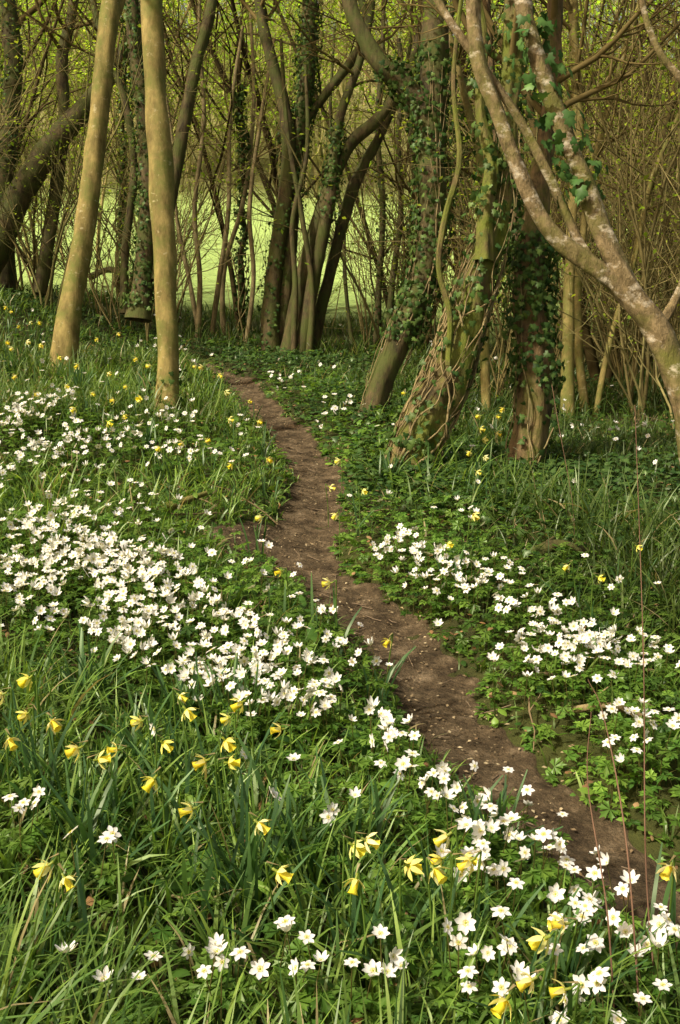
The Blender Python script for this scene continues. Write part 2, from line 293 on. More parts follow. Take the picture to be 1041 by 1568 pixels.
mb=MB(); x,y,d=scat(950,g,bscale=(1,1,.75,.45,.22)); D=anem_density(x,y)
pr=np.where(d<0,.10+.7*D*np.where(y<3.2,.75,1),np.clip(.97*(1-sm(.6,1.7,d))+.15+.6*D,0,1))
pr=np.where((d<0)&(d>-.5),np.maximum(pr,.35),pr)
ok=g.uniform(0,1,len(x))<pr; x,y,d=x[ok],y[ok],d[ok]; n=len(x)
edge=np.abs(d)-.14; hgt=g.uniform(.02,.15,n)*np.clip(.25+edge*2.5,.25,1)
pos=np.stack([x,y,G(x,y)+hgt],-1); col=mixc(g,n,[(.07,.17,.024),(.185,.305,.045),(.03,.083,.018),(.135,.245,.036)])*(np.clip(1+.4*nz(x,y,1.2,1),.55,1.35)*(1-.25*sm(1.0,2.5,d)))[:,None]
R=rot(g.uniform(0,6.28,n),g.normal(0,.4,n),g.uniform(0,6.28,n))
s=g.uniform(.02,.045,n)*(1+.06*np.clip(y-4,0,10)); kind=g.uniform(0,1,n)<.8; nr=y<6.2
inst(mb,T_an,pos[kind&nr],R[kind&nr],s[kind&nr],col[kind&nr]); inst(mb,T_anlo,pos[kind&~nr],R[kind&~nr],s[kind&~nr],col[kind&~nr]); inst(mb,T_ov,pos[~kind],R[~kind],s[~kind]*1.1,col[~kind])
mb.obj('woodland_herb_leaves',[M_leaf])
g=np.random.default_rng(77); mb=MB(); bx=np.array([.12,.2,-.35,-.28,.62,-.05,-.6,.05,-.12,1.35,.75,-.15]); by=np.array([1.95,2.0,2.1,2.02,1.85,3.3,2.6,2.75,3.6,3.3,1.8,3.95])
for i in range(len(bx)):
    k=g.integers(2,5); yaw=g.uniform(0,6.28,k); p=np.column_stack([bx[i]+g.normal(0,.02,k),by[i]+g.normal(0,.02,k),np.full(k,float(G(bx[i],by[i]))+.07)])
    inst(mb,T_ov,p,rot(yaw,g.uniform(.2,.7,k),np.zeros(k)),g.uniform(.08,.12,k),mixc(g,k,[(.08,.17,.03),(.045,.11,.02)]))
mb.obj('broad_leaf_herbs',[M_leaf])
# ---- anemones
def anflower(np_=6,cup=.25):
    m=MB(); rows=[(.10,.09),(.42,.24),(.75,.27),(1.0,.07)]
    for i in range(np_):
        a=2*np.pi*i/np_+(i%2)*.08; vv=[]; ls=1-.08*(i%3==1)
        for r,w in rows:
            for sx in (-1,0,1):
                X=sx*w; Yv=r*ls-(.05 if sx else 0); z=cup*r*r*.8+.07*abs(sx)+(.02 if i%2 else 0)
                vv.append((X*math.cos(a)+Yv*math.sin(a),-X*math.sin(a)+Yv*math.cos(a),z))
        m.add(vv,[(r*3+c,r*3+c+1,r*3+c+4,r*3+c+3) for r in range(3) for c in range(2)],None,(.82,.82,.81),0)
    b=[]
    for j in range(8):
        a=2*np.pi*j/8; b.append((.13*math.cos(a),.13*math.sin(a),.08))
    b.append((0,0,.2)); m.add(b,None,[(j,(j+1)%8,8) for j in range(8)],(.45,.5,.08),1)
    for j in range(14):
        a=2*np.pi*j/14; r=.27; m.add([(.1*math.cos(a-.1),.1*math.sin(a-.1),.05),(.1*math.cos(a+.1),.1*math.sin(a+.1),.05),(r*math.cos(a+.12),r*math.sin(a+.12),.16),(r*math.cos(a-.12),r*math.sin(a-.12),.16)],[(0,1,2,3)],None,(.75,.62,.12),1)
    return m.tmpl()
TF=[anflower(6,.1),anflower(7,.4),anflower(6,.8),anflower(7,.0),anflower(6,-.15),anflower(6,1.5)]
g=np.random.default_rng(21); mb=MB(); ms=MB(); n=len(ax); az=G(ax,ay); H=g.uniform(.13,.20,n)*(1+.25*sm(5,8,ay)+.25*(1-sm(2.4,3.4,ay))); hd=g.uniform(0,6.28,n)
top=np.stack([ax+.02*np.cos(hd),ay+.02*np.sin(hd),az+H],-1)
for i in range(n):
    p0=np.array([ax[i],ay[i],az[i]-.01]); p1=(p0+top[i])/2+np.array([math.cos(hd[i]),math.sin(hd[i]),0])*-.012
    tube(ms,[p0,p1,top[i]],.0012,3,(.14,.13,.04))
ki=g.choice(6,n,p=[.2,.2,.2,.15,.15,.1]); tilt=np.abs(g.normal(.5,.5,n)); yaw=g.normal(-.3,1.3,n)
R=rot(yaw,tilt,g.uniform(0,6.28,n)); s=g.uniform(.0145,.0215,n)*(1+.045*np.clip(ay-3.2,0,6))
for k_ in range(6): mmm=ki==k_; inst(mb,TF[k_],top[mmm],R[mmm],s[mmm],np.ones(3))
for k_ in range(3):
    pz=top.copy(); pz[:,2]-=H*.35; inst(ms,T3,pz,rot(hd+k_*2.09,g.normal(-.15,.25,n),np.zeros(n)),g.uniform(.028,.042,n),mixc(g,n,[(.08,.18,.024),(.16,.28,.04)]))
ea=empty('wood_anemones'); mb.obj('anemone_flowers',[M_white,M_yellow],ea); ms.obj('anemone_stems',[M_leaf],ea)
# ---- daffodils
def daff():
    m=MB()
    for i in range(6):
        a=2*np.pi*i/6; vv=[]
        for r,w in [(.2,.14),(.6,.26),(.95,.22),(1.3,.03)]:
            for sx in (-1,0,1):
                X=sx*w; z=.62*r*r*(1 if i%2 else .7)-.04*abs(sx)+.06*math.sin(r*5+i*2.1)*sx; vv.append((X*math.cos(a)+r*math.sin(a),-X*math.sin(a)+r*math.cos(a),z))
        m.add(vv,[(r*3+c,r*3+c+1,r*3+c+4,r*3+c+3) for r in range(3) for c in range(2)],None,(.88,.88,.34),0)
    rings=[(.22,0),(.31,.05),(.34,.5),(.37,1.0),(.46,1.35),(.55,1.42)]; S=14; vv=[]
    for ri,(r,z) in enumerate(rings):
        for j in range(S):
            a=2*np.pi*j/S; f=1+(.10 if ri>=4 else .02)*(1 if j%2 else -1); vv.append((r*f*math.cos(a),r*f*math.sin(a),z))
    m.add(vv,[(r*S+j,r*S+(j+1)%S,(r+1)*S+(j+1)%S,(r+1)*S+j) for r in range(5) for j in range(S)],None,(.88,.80,.07),0)
    tube(m,[(0,0,1.0),(0,0,.3),(0,0,0)],[.07,.05,.04],5,(.8,.6,.05),0)
    tube(m,[(0,0,.05),(0,0,-.25),(0,0,-.55),(0,0,-.62)],[.2,.13,.17,.08],7,(.30,.38,.06),1)
    return m.tmpl()
TD=daff()
near=[(430,1120),(285,1090),(215,1100),(80,1110),(235,1187),(150,1160),(250,1135),(345,1140),(295,1265),(395,1262),(315,1185),(685,1270),(675,1310),(710,1325),(625,1335),(665,1343),(560,1305),(540,1295),(100,1360),(75,1332),(865,1385),(815,1490),(865,1510),(835,1440),(1025,1335),(545,1345),(595,990),(425,1325),(370,1078),(180,1160),(40,1085),(5,1075),(350,1180),(275,1065),(15,1135),(350,1100),(120,1150),(720,1335),(45,1045),(775,1520)]
far=[(505,740),(395,648),(380,607),(345,595),(300,560),(740,675),(770,630),(870,868),(915,905),(725,790),(975,842),(620,605),(742,700),(735,660),(280,680),(315,678),(245,683),(165,645),(195,595),(115,625),(150,520),(210,550),(30,500),(10,470),(60,530),(20,535),(355,718),(410,706),(515,785),(555,748),(520,708),(45,490),(335,572),(310,565),(180,510),(140,600),(165,575),(205,482),(25,575),(90,545),(685,830),(735,640),(430,885),(505,900),(60,495),(120,560),(230,560),(10,525),(400,785),(720,690),(760,640),(640,610),(15,480),(40,520),(130,535),(175,610),(190,640),(215,610),(100,590),(60,600),(350,640),(760,660),(730,720)]
DF=[ginv(u,v,.26) for u,v in near+far]
g=np.random.default_rng(31); mb=MB(); ms=MB(); P=np.array(DF); n=len(P); z=G(P[:,0],P[:,1]); yaw=np.where(g.uniform(0,1,n)<.5,1.45,-1.45)+g.normal(0,.45,n); tl=g.normal(2.0,.3,n); hh=.26+g.normal(0,.015,n)
R=rot(yaw,tl,g.uniform(0,1,n)); axd=R[:,:,2]; top=np.column_stack([P,z+hh]); s=g.uniform(.015,.021,n)*(1+.06*np.clip(P[:,1]-3.5,0,6))
inst(mb,TD,top,R,s,np.column_stack([np.ones(n),g.uniform(.92,1,n),g.uniform(.5,1.3,n)]))
for i in range(n):
    bk=top[i]-axd[i]*s[i]*.6; b2=bk-axd[i]*.012+np.array([0,0,.006]); f=np.array([g.normal(0,.015),g.normal(0,.015),0])
    base=np.array([b2[0],b2[1],0])+f; base[2]=z[i]-.01
    tube(ms,cr([base,base*.5+b2*.5+f*.3,b2+np.array([0,0,-.02]),b2,bk],4),.0022,5,(.14,.24,.04))
    c=b2+np.array([0,0,.002]); sd=np.cross(axd[i],[0,0,1]); sd/=np.linalg.norm(sd); ms.add([c-sd*.003,c+sd*.003,c+axd[i]*.03+np.array([0,0,.008])],None,[(0,1,2)],(.35,.28,.14))
cnt=g.integers(5,10,n); ci=np.repeat(np.arange(n),cnt)
extra=np.array([(-.12,2.15),(.05,2.25),(-.3,2.9),(-.45,2.9),(-.2,2.0),(.42,1.75),(.35,2.3),(-.75,3.0),(-.5,2.6),(-.55,2.1),(-.7,2.35),(1.2,7.6),(1.3,8.2),(1.05,7.9),(.3,6.5),(-1.6,8.9),(-2.2,9.2),(-3,10),(-1.2,6.8),(1.5,3.9),(1.9,5.0),(1.7,4.6)])
ex=np.repeat(extra,36,0); bx=np.concatenate([P[ci,0],ex[:,0]])+g.normal(0,.035,len(ci)+len(ex)); by=np.concatenate([P[ci,1],ex[:,1]])+g.normal(0,.035,len(ci)+len(ex))
ok=(np.abs(dist(bx,by))>.2); bx,by=bx[ok],by[ok]; m_=len(bx)
blades(ms,bx,by,G(bx,by)-.01,g.uniform(0,6.28,m_),g.uniform(.0,.3,m_),g.uniform(.05,1.2,m_),g.uniform(.18,.30,m_),g.uniform(.007,.012,m_),mixc(g,m_,[(.06,.14,.05),(.10,.20,.06),(.04,.10,.038)]),prof=np.array([.8,.95,1,.95,.8,.3]),g=g)
e=empty('wild_daffodils'); mb.obj('daffodil_flowers',[M_yellow,M_leaf],e); ms.obj('daffodil_leaves_and_stems',[M_grass],e)
# ---- ground ivy
def ivy_ground(cx,cy,sx,sy,n,g,mb):
    x=g.normal(cx,sx,n); y=g.normal(cy,sy,n); d=dist(x,y); ok=(d<-hwl(y))|(d>hwr(y)); x,y=x[ok],y[ok]; k=len(x)
    inst(mb,T_iv,np.stack([x,y,G(x,y)+g.uniform(.02,.16,k)],-1),rot(g.uniform(0,6.28,k),g.normal(.2,.4,k),g.uniform(0,6.28,k)),g.uniform(.025,.05,k),mixc(g,k,[(.018,.05,.013),(.04,.085,.022),(.07,.12,.03)]))
g=np.random.default_rng(41); mb=MB()
for c in [(-4.6,14,1.3,1.4,6000),(-.5,12.8,.7,.5,1400),(.2,11,.6,.8,1200),(3.8,11.5,1.2,1.2,2500),(.62,6.6,.35,.4,1800),(.55,7.3,.3,.5,900),(1.3,6.8,.4,.4,1700),(-.1,9.2,.25,.7,500),(-.2,2.9,.25,.12,60),(1.6,5.6,.4,.4,700),(-1.2,13,.8,.8,1200),(.6,9.5,.6,.8,1400),(2.2,7.5,.8,.7,1600)]: ivy_ground(*c,g,mb)
mb.obj('ground_ivy',[M_ivyg])
# ---- litter
g=np.random.default_rng(51); mb=MB(); n=5200; y=g.uniform(1.5,13,n); x=xp(y)+g.normal(0,.14,n)-(g.uniform(0,1,n)<.5)*.2*np.exp(-((y-5.25)/.4)**2); k=g.uniform(0,1,n)<np.clip(.35+.4*nz(x,y,2.5)+.6*np.exp(-((y-5.25)/.4)**2),.1,1); x,y=x[k],y[k]; n=len(x)
inst(mb,T_q,np.stack([x,y,G(x,y)+.02+g.uniform(0,.006,n)],-1),rot(g.uniform(0,6.28,n),g.normal(0,.25,n),g.uniform(0,6.28,n)),g.uniform(.004,.018,n),mixc(g,n,[(.36,.27,.15),(.18,.12,.065),(.50,.42,.26),(.08,.055,.035)]))
x,y,d=scat(60,g); n=len(x); inst(mb,T_ov,np.stack([x,y,G(x,y)+g.uniform(.01,.1,n)],-1),rot(g.uniform(0,6.28,n),g.normal(0,.5,n),g.uniform(0,6.28,n)),g.uniform(.02,.035,n),mixc(g,n,[(.25,.14,.06),(.14,.08,.04),(.35,.24,.12)]))
for i in range(90):
    y0=g.uniform(2,11); x0=float(xp(y0))+g.normal(0,.14); a=g.uniform(0,6.28); l=g.uniform(.03,.12); p=np.array([[x0+math.cos(a)*l*t,y0+math.sin(a)*l*t+g.normal(0,.004)] for t in (-.5,0,.5)]); tube(mb,np.column_stack([p,G(p[:,0],p[:,1])+.022]),.002,4,(.2,.15,.10))
mb.obj('leaf_litter',[M_litter])
mb=MB()
for i in range(46):
    y0=g.uniform(3.2,11); x0=g.uniform(-.3,.3)*y0
    if abs(float(dist(x0,y0)))<.25: continue
    a=g.uniform(0,6.28); l=g.uniform(.2,.55); T5=np.linspace(-.5,.5,6); p=np.column_stack([x0+math.cos(a)*l*T5+g.normal(0,.012,6),y0+math.sin(a)*l*T5+g.normal(0,.012,6)]); P3=np.column_stack([p,G(p[:,0],p[:,1])+.06+.05*T5*g.choice([-1,1])]); r0=g.uniform(.003,.008)
    tube(mb,P3,np.linspace(r0,r0*.4,6),6,(.20,.15,.085)); tube(mb,[P3[3],P3[3]+[.04,.05,.03],P3[3]+[.06,.10,.04]],[r0*.6,r0*.4,r0*.2],5,(.20,.15,.085))
mb.obj('fallen_sticks',[M_twig])
# ---- trees
def stem(mb,spec,g,lump=.05,flute=0,sides=18,per=10,m=0):
    w=[(*W(u,v,t),wd*t/FF/2) for u,v,t,wd in spec]
    C=cr(w,per); tube(mb,C[:,:3],np.maximum(C[:,3],.004),sides,m=m,lump=lump,flute=flute,g=g); return C
IVC=[(.018,.05,.013),(.04,.085,.018),(.10,.155,.035)]
def ivy_on(mb,C,f0,f1,n,g,size=(.025,.05),cols=IVC):
    i=g.uniform(f0,f1,n)*(len(C)-2); i0=i.astype(int); fr=(i-i0)[:,None]; P=C[i0]*(1-fr)+C[i0+1]*fr; T=C[i0+1,:3]-C[i0,:3]; T/=np.linalg.norm(T,axis=1,keepdims=True)
    a=g.normal(0,1,(n,3)); a-=T*np.sum(a*T,1,keepdims=True); a/=np.linalg.norm(a,axis=1,keepdims=True)
    pos=P[:,:3]+a*(P[:,3:4]*1.02+g.uniform(.005,.09,(n,1))); nr=a+g.normal(0,.4,(n,3)); yd=np.array([0,0,-1.])+g.normal(0,.5,(n,3))
    inst(mb,T_iv,pos,frame(nr,yd),g.uniform(*size,n),mixc(g,n,cols))
def vines(mb,C,n,g,f0=0,f1=1,r=(.003,.010),off=.012,wig=.35):
    for _ in range(n):
        a0=g.uniform(0,6.28); i0=int(len(C)*g.uniform(f0,f0+.25*(f1-f0))); i1=int(len(C)*g.uniform(f0+.5*(f1-f0),f1))
        if i1-i0<6: continue
        S=C[i0:i1]; T=np.gradient(S[:,:3],axis=0); T/=np.linalg.norm(T,axis=1,keepdims=True); N=np.cross(T,[0,1,0.]); N/=np.linalg.norm(N,axis=1,keepdims=True); B=np.cross(T,N)
        a=a0+np.cumsum(g.normal(g.normal(0,.05),wig*.3,len(S))); k=np.ones(5)/5; a=np.convolve(np.pad(a,2,mode='edge'),k,'valid'); o=np.convolve(np.pad(np.abs(g.normal(0,.02,len(S))),2,mode='edge'),k,'valid')
        rad=S[:,3]*1.0+off+o; P=S[:,:3]+rad[:,None]*(np.cos(a)[:,None]*N+np.sin(a)[:,None]*B); tube(mb,P,np.linspace(g.uniform(*r),r[0]*.8,len(P)),5)
def crown(parent,C,g,n=10,L=(1.2,2.4),f0=.8,col=(.15,.115,.045),leafn=900):
    mb=MB(); tips=[]
    for _ in range(n):
        i=int(g.uniform(f0,.98)*(len(C)-1)); dr=np.array([g.normal(),g.normal(),.7]); grow(mb,C[i,:3],dr,g.uniform(*L),max(C[i,3]*.4,.01),0,2,g,col,tips,(6,4,0),up=.08)
    mb.obj('branches',[M_twig],parent)
    t=np.array(tips)[g.integers(0,len(tips),leafn)]+g.normal(0,.05,(leafn,3)); ml=MB()
    inst(ml,T_ov,t,rot(g.uniform(0,6.28,leafn),g.normal(0,.8,leafn),g.uniform(0,6.28,leafn)),g.uniform(.025,.05,leafn),mixc(g,leafn,[(.18,.28,.04),(.30,.38,.06),(.12,.20,.03)])); ml.obj('leaves',[M_spring],parent)
g=np.random.default_rng(61)
def tree(name,stems,mat,lump=.04,flute=0,ivy=[],vine=[],crown_on=(0,),cn=8,sides=18,leafn=400,f0=.8):
    e=empty(name); mb=MB(); Cs=[stem(mb,s,g,lump,flute,sides) for s in stems]; mb.obj('trunk',[mat],e)
    if ivy:
        mi=MB()
        for iv in ivy:
            if len(iv)==4: ivy_on(mi,Cs[iv[0]],iv[1],iv[2],iv[3],g)
            else: ivy_on(mi,Cs[iv[0]],iv[1],iv[2],iv[3],g,(.035,.06),[(.05,.12,.03),(.10,.19,.05),(.03,.075,.02)])
        mi.obj('ivy_leaves',[M_ivy],e)
    if vine:
        mv=MB()
        for (k,n,f0_,f1) in vine: vines(mv,Cs[k],n,g,f0_,f1)
        mv.obj('ivy_stems',[M_vine],e)
    for k in crown_on: crown(e,Cs[k],g,cn,leafn=leafn,f0=f0)
    return Cs
def T_(t,l): return [(u,v,t,w) for u,v,w in l]
tree('ash_tree',[T_(10.4,[(88,650,70),(94,580,48),(108,470,35),(121,400,33),(137,300,31),(149,200,30),(160,90,29),(172,-20,29),(190,-300,24),(200,-700,12)]),T_(10.5,[(152,150,14),(165,60,16),(188,-20,20),(230,-200,16),(300,-500,8)])],M_ash,.045,ivy=[(0,.0,.06,40)])
tree('ash_tree',[T_(8.3,[(252,720,60),(256,660,42),(257,560,33),(254,450,33),(250,350,36),(247,270,39),(240,170,34),(235,80,33),(232,-30,33),(228,-400,26),(226,-900,12)])],M_ash,.04,ivy=[(0,.02,.2,150)])
tree('hazel_coppice',[T_(14,[(412,580,34),(418,430,26),(440,280,24),(438,180,20),(415,90,18),(395,-20,15),(380,-300,8)]),T_(14.1,[(422,580,28),(440,400,26),(452,250,24),(470,120,24),(475,-30,22),(480,-300,12)]),T_(13.9,[(435,580,30),(460,440,24),(490,330,22),(530,230,20),(580,180,18),(640,100,14),(700,0,10),(760,-200,6)]),T_(13.8,[(452,580,26),(480,430,20),(505,300,20),(520,180,14),(560,60,12),(590,-160,8)]),T_(14.2,[(464,580,24),(505,420,18),(540,290,18),(590,190,14),(640,60,12),(660,-180,7)]),T_(14.1,[(442,580,20),(430,350,16),(455,210,14),(540,90,14),(560,30,12),(500,-160,7)]),T_(13.7,[(448,580,10),(452,440,9),(448,340,8),(470,230,7),(468,100,5)]),T_(13.7,[(470,580,12),(478,450,9),(462,330,8),(440,200,7),(430,60,5)])],M_dark,.05,sides=12,ivy=[(1,.3,.85,1800),(0,.05,.3,250),(3,.35,.6,400)],crown_on=(0,1,3,4),cn=5,leafn=400,f0=.66)
tree('ivy_clad_tree',[T_(9.2,[(540,700,60),(568,630,40),(586,580,36),(620,500,40),(646,430,36),(662,330,40),(660,200,40),(666,80,40),(664,-40,36),(656,-400,20)]),T_(9.2,[(664,240,36),(650,180,34),(620,130,30),(580,95,26),(540,20,22),(520,-80,18),(480,-300,8)])],M_dark,.07,.05,ivy=[(0,.3,.8,1500),(1,.1,.5,300)],vine=[(0,14,.1,.9)])
tree('ivy_clad_tree',[T_(6.9,[(570,890,130),(612,780,88),(634,700,70),(656,640,66),(684,580,60),(710,500,54),(732,430,48),(754,360,42),(772,280,34),(776,180,31),(785,80,31),(790,-60,30),(800,-400,16)]),T_(6.75,[(686,560,8),(688,480,9),(672,410,9),(682,330,9),(704,240,8),(694,120,7),(714,-60,6)]),T_(6.8,[(740,400,30),(744,320,24),(752,250,20),(735,170,16),(740,60,14),(720,-60,12),(700,-300,8)])],M_ivyt,.08,.08,ivy=[(0,.0,.2,600),(0,.1,.45,320),(0,.45,.9,400),(2,.1,.7,180)],vine=[(0,34,.05,.7),(0,18,.3,.8)],sides=26)
tree('hawthorn_tree',[T_(7.2,[(772,880,100),(792,760,60),(812,670,52),(819,590,50),(814,500,48),(810,430,46),(814,370,42),(822,300,34),(838,200,28),(850,0,24),(860,-300,12)]),T_(7.3,[(806,450,30),(797,390,28),(784,320,22),(770,260,18),(755,150,14),(745,0,10)])],M_haw,.08,.08,ivy=[(0,.3,.62,1000),(0,0,.14,260),(0,.1,.35,100),(1,.2,.8,250)],vine=[(0,12,.05,.6)],sides=22)
tree('silver_barked_tree',[T_(5.2,[(1100,980,84),(1088,860,56),(1068,700,46),(1044,600,41),(1008,515,40),(968,450,33),(925,360,31),(895,280,29),(865,210,27),(835,130,26),(815,60,25),(800,-20,25),(780,-300,20),(760,-600,10)]),T_(5.2,[(1000,505,28),(945,440,27),(895,398,29),(850,360,26),(815,310,24),(785,240,23),(760,170,23),(738,110,23),(728,50,22),(722,-30,21),(710,-300,14)]),T_(5.25,[(915,415,20),(895,385,16),(870,335,14),(835,260,14),(800,190,13),(755,125,13),(700,50,12),(665,-10,11),(620,-120,8)]),T_(5.2,[(1020,540,26),(1005,500,22),(1022,480,16),(1045,430,10),(1080,330,7)]),T_(5.6,[(1120,300,12),(1060,150,11),(1010,80,10),(985,10,9),(975,-80,7)])],M_silver,.09,.04,ivy=[(0,.52,.82,130,1),(0,.0,.15,60)],sides=20,cn=5,f0=.93)
tree('hazel_tree',[T_(15,[(-60,470,50),(-10,390,44),(40,280,40),(100,200,36),(150,140,28),(200,60,20),(240,-60,14),(280,-200,8)]),T_(15.5,[(10,460,30),(5,300,30),(15,180,28),(20,80,28),(5,-60,24),(0,-300,10)]),T_(15.2,[(60,450,22),(85,300,20),(98,180,18),(95,90,18),(115,-20,14),(120,-300,7)]),T_(14.6,[(190,480,14),(192,380,13),(205,260,12),(190,150,11),(150,40,10),(130,-100,7)])],M_dark,.06,sides=12,ivy=[(1,.1,.8,700)],crown_on=(0,1,2,3),cn=6,leafn=300,f0=.6)
tree('ivy_clad_tree',[T_(13,[(212,490,44),(218,430,30),(226,300,26),(220,180,24),(205,60,22),(200,-100,18),(195,-400,8)]),T_(13,[(240,430,20),(262,300,20),(280,200,20),(300,100,18),(325,0,16),(350,-200,8)])],M_dark,.06,sides=12,ivy=[(0,.05,.9,1400)],crown_on=(0,1),cn=5)
tree('hazel_tree',[T_(10,[(868,670,24),(870,500,18),(875,350,16),(886,200,17),(878,50,16),(876,-200,9)]),T_(10.4,[(900,670,14),(885,520,13),(888,400,12),(910,250,11),(950,100,9),(1000,-60,7)]),T_(9.6,[(745,660,16),(742,500,14),(750,380,12),(735,250,12),(700,100,10),(660,-60,8)]),T_(10.2,[(905,670,10),(935,520,9),(970,400,9),(1000,270,8),(1060,130,6)])],M_ash,.05,sides=10,crown_on=(0,1,2,3),cn=6,leafn=300,f0=.6)
tree('hazel_coppice',[T_(16.5,[(300,560,9),(306,430,8),(298,320,7),(312,180,7),(305,40,6),(310,-150,4)]),T_(16.8,[(318,560,8),(335,430,8),(350,320,7),(352,180,6),(372,40,5)]),T_(17.2,[(345,560,9),(342,420,8),(372,310,7),(388,170,6),(384,20,5)]),T_(16.2,[(372,560,8),(388,430,7),(382,320,7),(398,190,6),(420,60,5)]),T_(17,[(312,560,7),(292,440,7),(270,330,6),(262,200,5),(238,60,4)])],M_vine,.05,sides=8,crown_on=(0,1,2,3,4),cn=4,leafn=260,f0=.55)
tree('hazel_coppice',[T_(16,[(575,570,12),(580,440,10),(586,320,9),(578,200,9),(586,60,7),(590,-150,4)]),T_(16.4,[(590,570,10),(600,440,10),(614,320,9),(610,200,8),(632,40,6)]),T_(16.6,[(545,570,7),(530,450,6),(524,340,6),(506,200,5),(512,40,4)]),T_(15.6,[(600,575,14),(622,450,12),(638,330,10),(628,200,9),(610,60,7)])],M_dark,.05,sides=8,ivy=[(0,.1,.7,260)],crown_on=(0,1,3),cn=4,leafn=260,f0=.5)
# ---- thicket
def sapling(seed,L=4.2,r=.02,nch=(11,5,0),leaf=60,lean=.3,ns=(1,4),ls=(.02,.045),sides=(5,4,3,3)):
    g=np.random.default_rng(seed); mb=MB(); tips=[]
    for s in range(g.integers(*ns)):
        grow(mb,(g.normal(0,.06),g.normal(0,.06),-.1),(g.normal(0,lean),g.normal(0,lean),1),L*g.uniform(.7,1.1),r*g.uniform(.6,1),0,2,g,(1,1,1),tips,nch,up=.02,wig=.22,sides=sides)
    n=leaf; t=np.array(tips)[g.integers(0,len(tips),n)]+g.normal(0,.05,(n,3))
    T=dict(T_q); T['qm']=np.full(1,1)
    inst(mb,T,t,rot(g.uniform(0,6.28,n),g.normal(0,.8,n),g.uniform(0,6.28,n)),g.uniform(*ls,n),mixc(g,n,[(1.0,1.9,.5),(1.5,2.2,.6)]))
    return mb.tmpl()
g=np.random.default_rng(71)
def plant(mb,xs,ys,smin,smax,cols,g,T,lk=1.0):
    n=len(xs); ki=g.integers(0,len(T),n); pos=np.stack([xs,ys,G(xs,ys)],-1); R=rot(g.uniform(0,6.28,n),g.normal(0,.08,n),np.zeros(n)); s=g.uniform(smin,smax,n); c=mixc(g,n,cols,.2)
    for k in range(len(T)):
        mm=ki==k; Tk=T[k]
        if lk!=1.0: Tk=dict(Tk); cc=Tk['c'].copy(); lf=cc[:,1]>1.2; cc[lf]*=lk; Tk['c']=cc
        inst(mb,Tk,pos[mm],R[mm],s[mm],c[mm])
TS=[sapling(100+i,nch=(10,4,0),leaf=200,ls=(.02,.06)) for i in range(12)]; TP=[sapling(150+i,7,.055,(10,4,0),420,.16,(1,3),(.025,.07)) for i in range(8)]
TW=[sapling(180+i,3.6,.014,(5,3,0),70,.12,(3,6),(.02,.05)) for i in range(6)]
CT_=[(.12,.095,.04),(.28,.23,.10),(.20,.20,.075)]
mb=MB()
def gap(x,y,p,a=-.15,b=.045): return ~((x/y>a)&(x/y<b)&(g.uniform(0,1,len(x))<p))
N_=165; x=g.uniform(-8.5,8.5,N_); y=g.uniform(14,21.5,N_); ok=(np.abs(dist(x,y))>.4)&gap(x,y,.93); plant(mb,x[ok],y[ok],.7,1.3,CT_,g,TS)
N_=16; x=g.uniform(-3.4,1.4,N_); y=g.uniform(15,23,N_); ok=(np.abs(dist(x,y))>.4); plant(mb,x[ok],y[ok],.5,1.1,[(.40,.33,.14),(.17,.135,.055),(.10,.08,.03)],g,TW)
x=g.uniform(1.9,6,34); y=g.uniform(9.5,14.5,34); plant(mb,x,y,.6,1.1,CT_,g,TS)
x=g.uniform(1.4,5,24); y=g.uniform(10,14,24); plant(mb,x,y,.7,1.1,[(.34,.28,.12),(.18,.15,.06)],g,TW)
x=g.uniform(-7,-3.6,10); y=g.uniform(12,16,10); plant(mb,x,y,.7,1.1,CT_,g,TS)
mb.obj('thicket_saplings',[M_twig,M_spring])
mb=MB(); mi=MB()
N_=70; x=g.uniform(-8.5,8.5,N_); y=g.uniform(14.5,23,N_); ok=(np.abs(dist(x,y))>.6)&gap(x,y,.9); x,y=x[ok],y[ok]
x=np.concatenate([x,g.uniform(2.2,5.5,7)]); y=np.concatenate([y,g.uniform(9.5,13,7)])
plant(mb,x,y,.8,1.4,[(.05,.04,.018),(.11,.085,.035)],g,TP,2.4)
for i in range(0,len(x),3):
    z0=float(G(x[i],y[i])); lx,ly=g.normal(0,.25,2); h=g.uniform(2.5,4.5); C=np.array([(x[i]+lx*t,y[i]+ly*t,z0+h*t,.05*(1-.3*t)) for t in np.linspace(0,1,14)]); C[1:-1,:2]+=g.normal(0,.03,(12,2)); tube(mb,C[:,:3],C[:,3],7,(.06,.045,.02)); ivy_on(mi,C,.05,1,int(170*h),g,(.035,.07))
mb.obj('woodland_pole_trees',[M_twig,M_spring]); mi.obj('ivy_foliage',[M_ivy])
mb=MB(); TDW=[sapling(200+i,4,.05,(10,5,0),420,.15,(1,3),(.035,.085),(4,3,3,3)) for i in range(6)]
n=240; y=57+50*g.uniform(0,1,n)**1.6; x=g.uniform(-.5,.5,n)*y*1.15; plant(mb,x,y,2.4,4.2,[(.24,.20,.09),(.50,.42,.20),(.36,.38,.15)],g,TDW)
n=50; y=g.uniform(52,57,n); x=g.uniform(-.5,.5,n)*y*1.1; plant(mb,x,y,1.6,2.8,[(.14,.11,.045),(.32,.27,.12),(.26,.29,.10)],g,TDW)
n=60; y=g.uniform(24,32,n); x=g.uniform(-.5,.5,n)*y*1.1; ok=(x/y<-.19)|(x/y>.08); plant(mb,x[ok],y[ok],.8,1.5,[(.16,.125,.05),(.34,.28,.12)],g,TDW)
mb.obj('distant_woodland',[M_twig,M_spring])
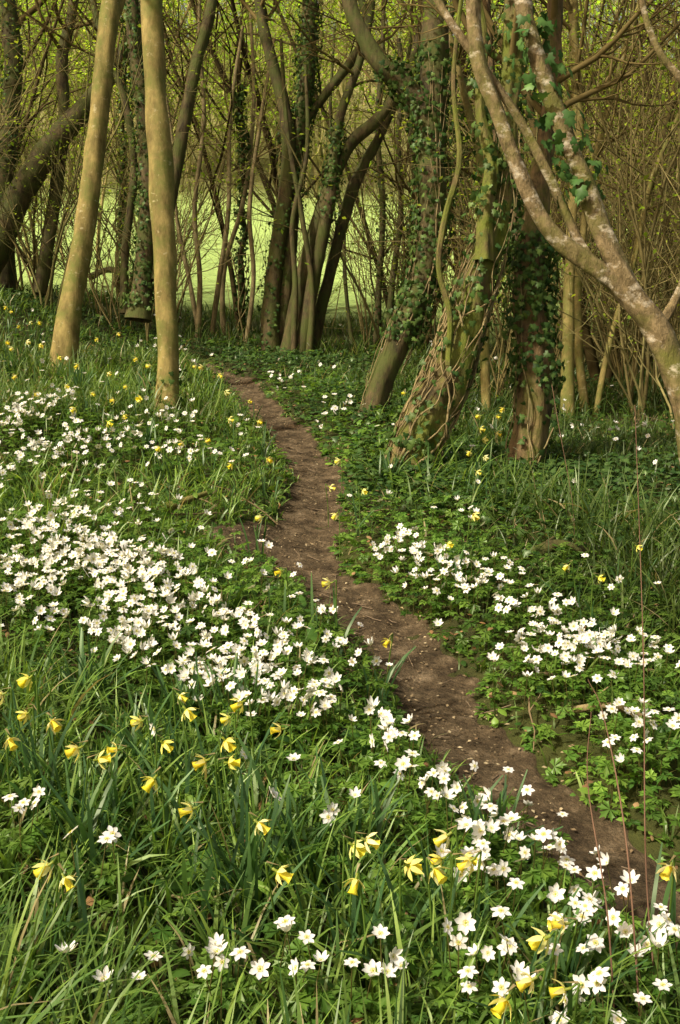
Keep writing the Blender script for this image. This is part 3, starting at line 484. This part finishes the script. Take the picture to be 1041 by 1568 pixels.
# ---- fallen wood + brambles
def logo(pts,r,mat=M_dark,knots=(5,)):
    P=np.array([(a,b,float(G(a,b))+c) for a,b,c in pts]); mb=MB(); C=cr(np.column_stack([P,np.linspace(r,r*.5,len(P))]),8); tube(mb,C[:,:3],C[:,3],12,lump=.16,g=g)
    for k in knots:
        if k<len(C): tube(mb,[C[k,:3],C[k,:3]+[.02,.03,.03],C[k,:3]+[.05,.04,.05]],[r*.4,r*.3,r*.15],7)
    mb.obj('fallen_log',[mat])
X,Y=ginv(275,775,.08); logo([(X-.12,Y-.02,.05),(X,Y,.10),(X+.14,Y+.04,.15)],.026,M_ivyt)
X,Y=ginv(865,850,.08); logo([(X-.2,Y-.1,.08),(X-.05,Y,.12),(X+.08,Y,.10),(X+.2,Y+.1,.04)],.034,M_dark)
X,Y=ginv(935,1095,.05); logo([(X-.14,Y+.02,.05),(X,Y,.08),(X+.12,Y-.03,.05)],.014,M_vine)
X,Y=ginv(180,440); logo([(X-.6,Y,.2),(X-.2,Y,.35),(X+.2,Y,.3),(X+.7,Y,.1)],.07)
mb=MB()
for l in [[(945,1640,1.95),(930,1400,2.0),(900,1200,2.1),(905,1090,2.2)],[(985,1640,1.95),(960,1300,2.05),(925,1100,2.2),(900,1040,2.3)],[(1020,1650,2.0),(990,1350,2.1),(985,1000,2.3),(972,620,2.6)],[(845,590,6.5),(855,650,6.2),(875,760,5.8),(880,830,5.4)]]:
    C=cr(np.array([W(*p) for p in l]),10); tube(mb,C,np.linspace(.0022,.0008,len(C)),5,(.15,.09,.06))
mb.obj('bramble_stems',[M_twig])
# ---- light
S=Vector((-.62,-.38,.80)).normalized(); el=math.asin(S.z); azm=math.atan2(S.x,S.y)%(2*math.pi)
sd=bpy.data.lights.new('sun','SUN'); sd.energy=4.9; sd.angle=math.radians(3); sd.color=(1,.935,.78); so=bpy.data.objects.new('sun',sd); so.rotation_euler=(-S).to_track_quat('-Z','Y').to_euler(); bpy.context.scene.collection.objects.link(so)
w=bpy.data.worlds.new('World'); bpy.context.scene.world=w; w.use_nodes=True; N=w.node_tree.nodes; L=w.node_tree.links; bg=N['Background']; sk=N.new('ShaderNodeTexSky'); sk.sky_type='NISHITA'; sk.sun_disc=False; sk.sun_elevation=el; sk.sun_rotation=azm; sk.dust_density=5
tn=N.new('ShaderNodeVectorMath'); tn.operation='MULTIPLY'; tn.inputs[1].default_value=(1.25,1.03,.72); L.new(sk.outputs[0],tn.inputs[0]); L.new(tn.outputs[0],bg.inputs[0]); bg.inputs[1].default_value=.15
cd=bpy.data.cameras.new('camera'); cd.sensor_fit='VERTICAL'; cd.angle=math.radians(50); cd.clip_end=3000; cd.clip_start=.05; co=bpy.data.objects.new('camera',cd); co.location=(0,0,CH); co.rotation_euler=(math.radians(90)-TH,0,0); bpy.context.scene.collection.objects.link(co); bpy.context.scene.camera=co
vs=bpy.context.scene.view_settings; vs.view_transform='Standard'; vs.look='None'; vs.exposure=0
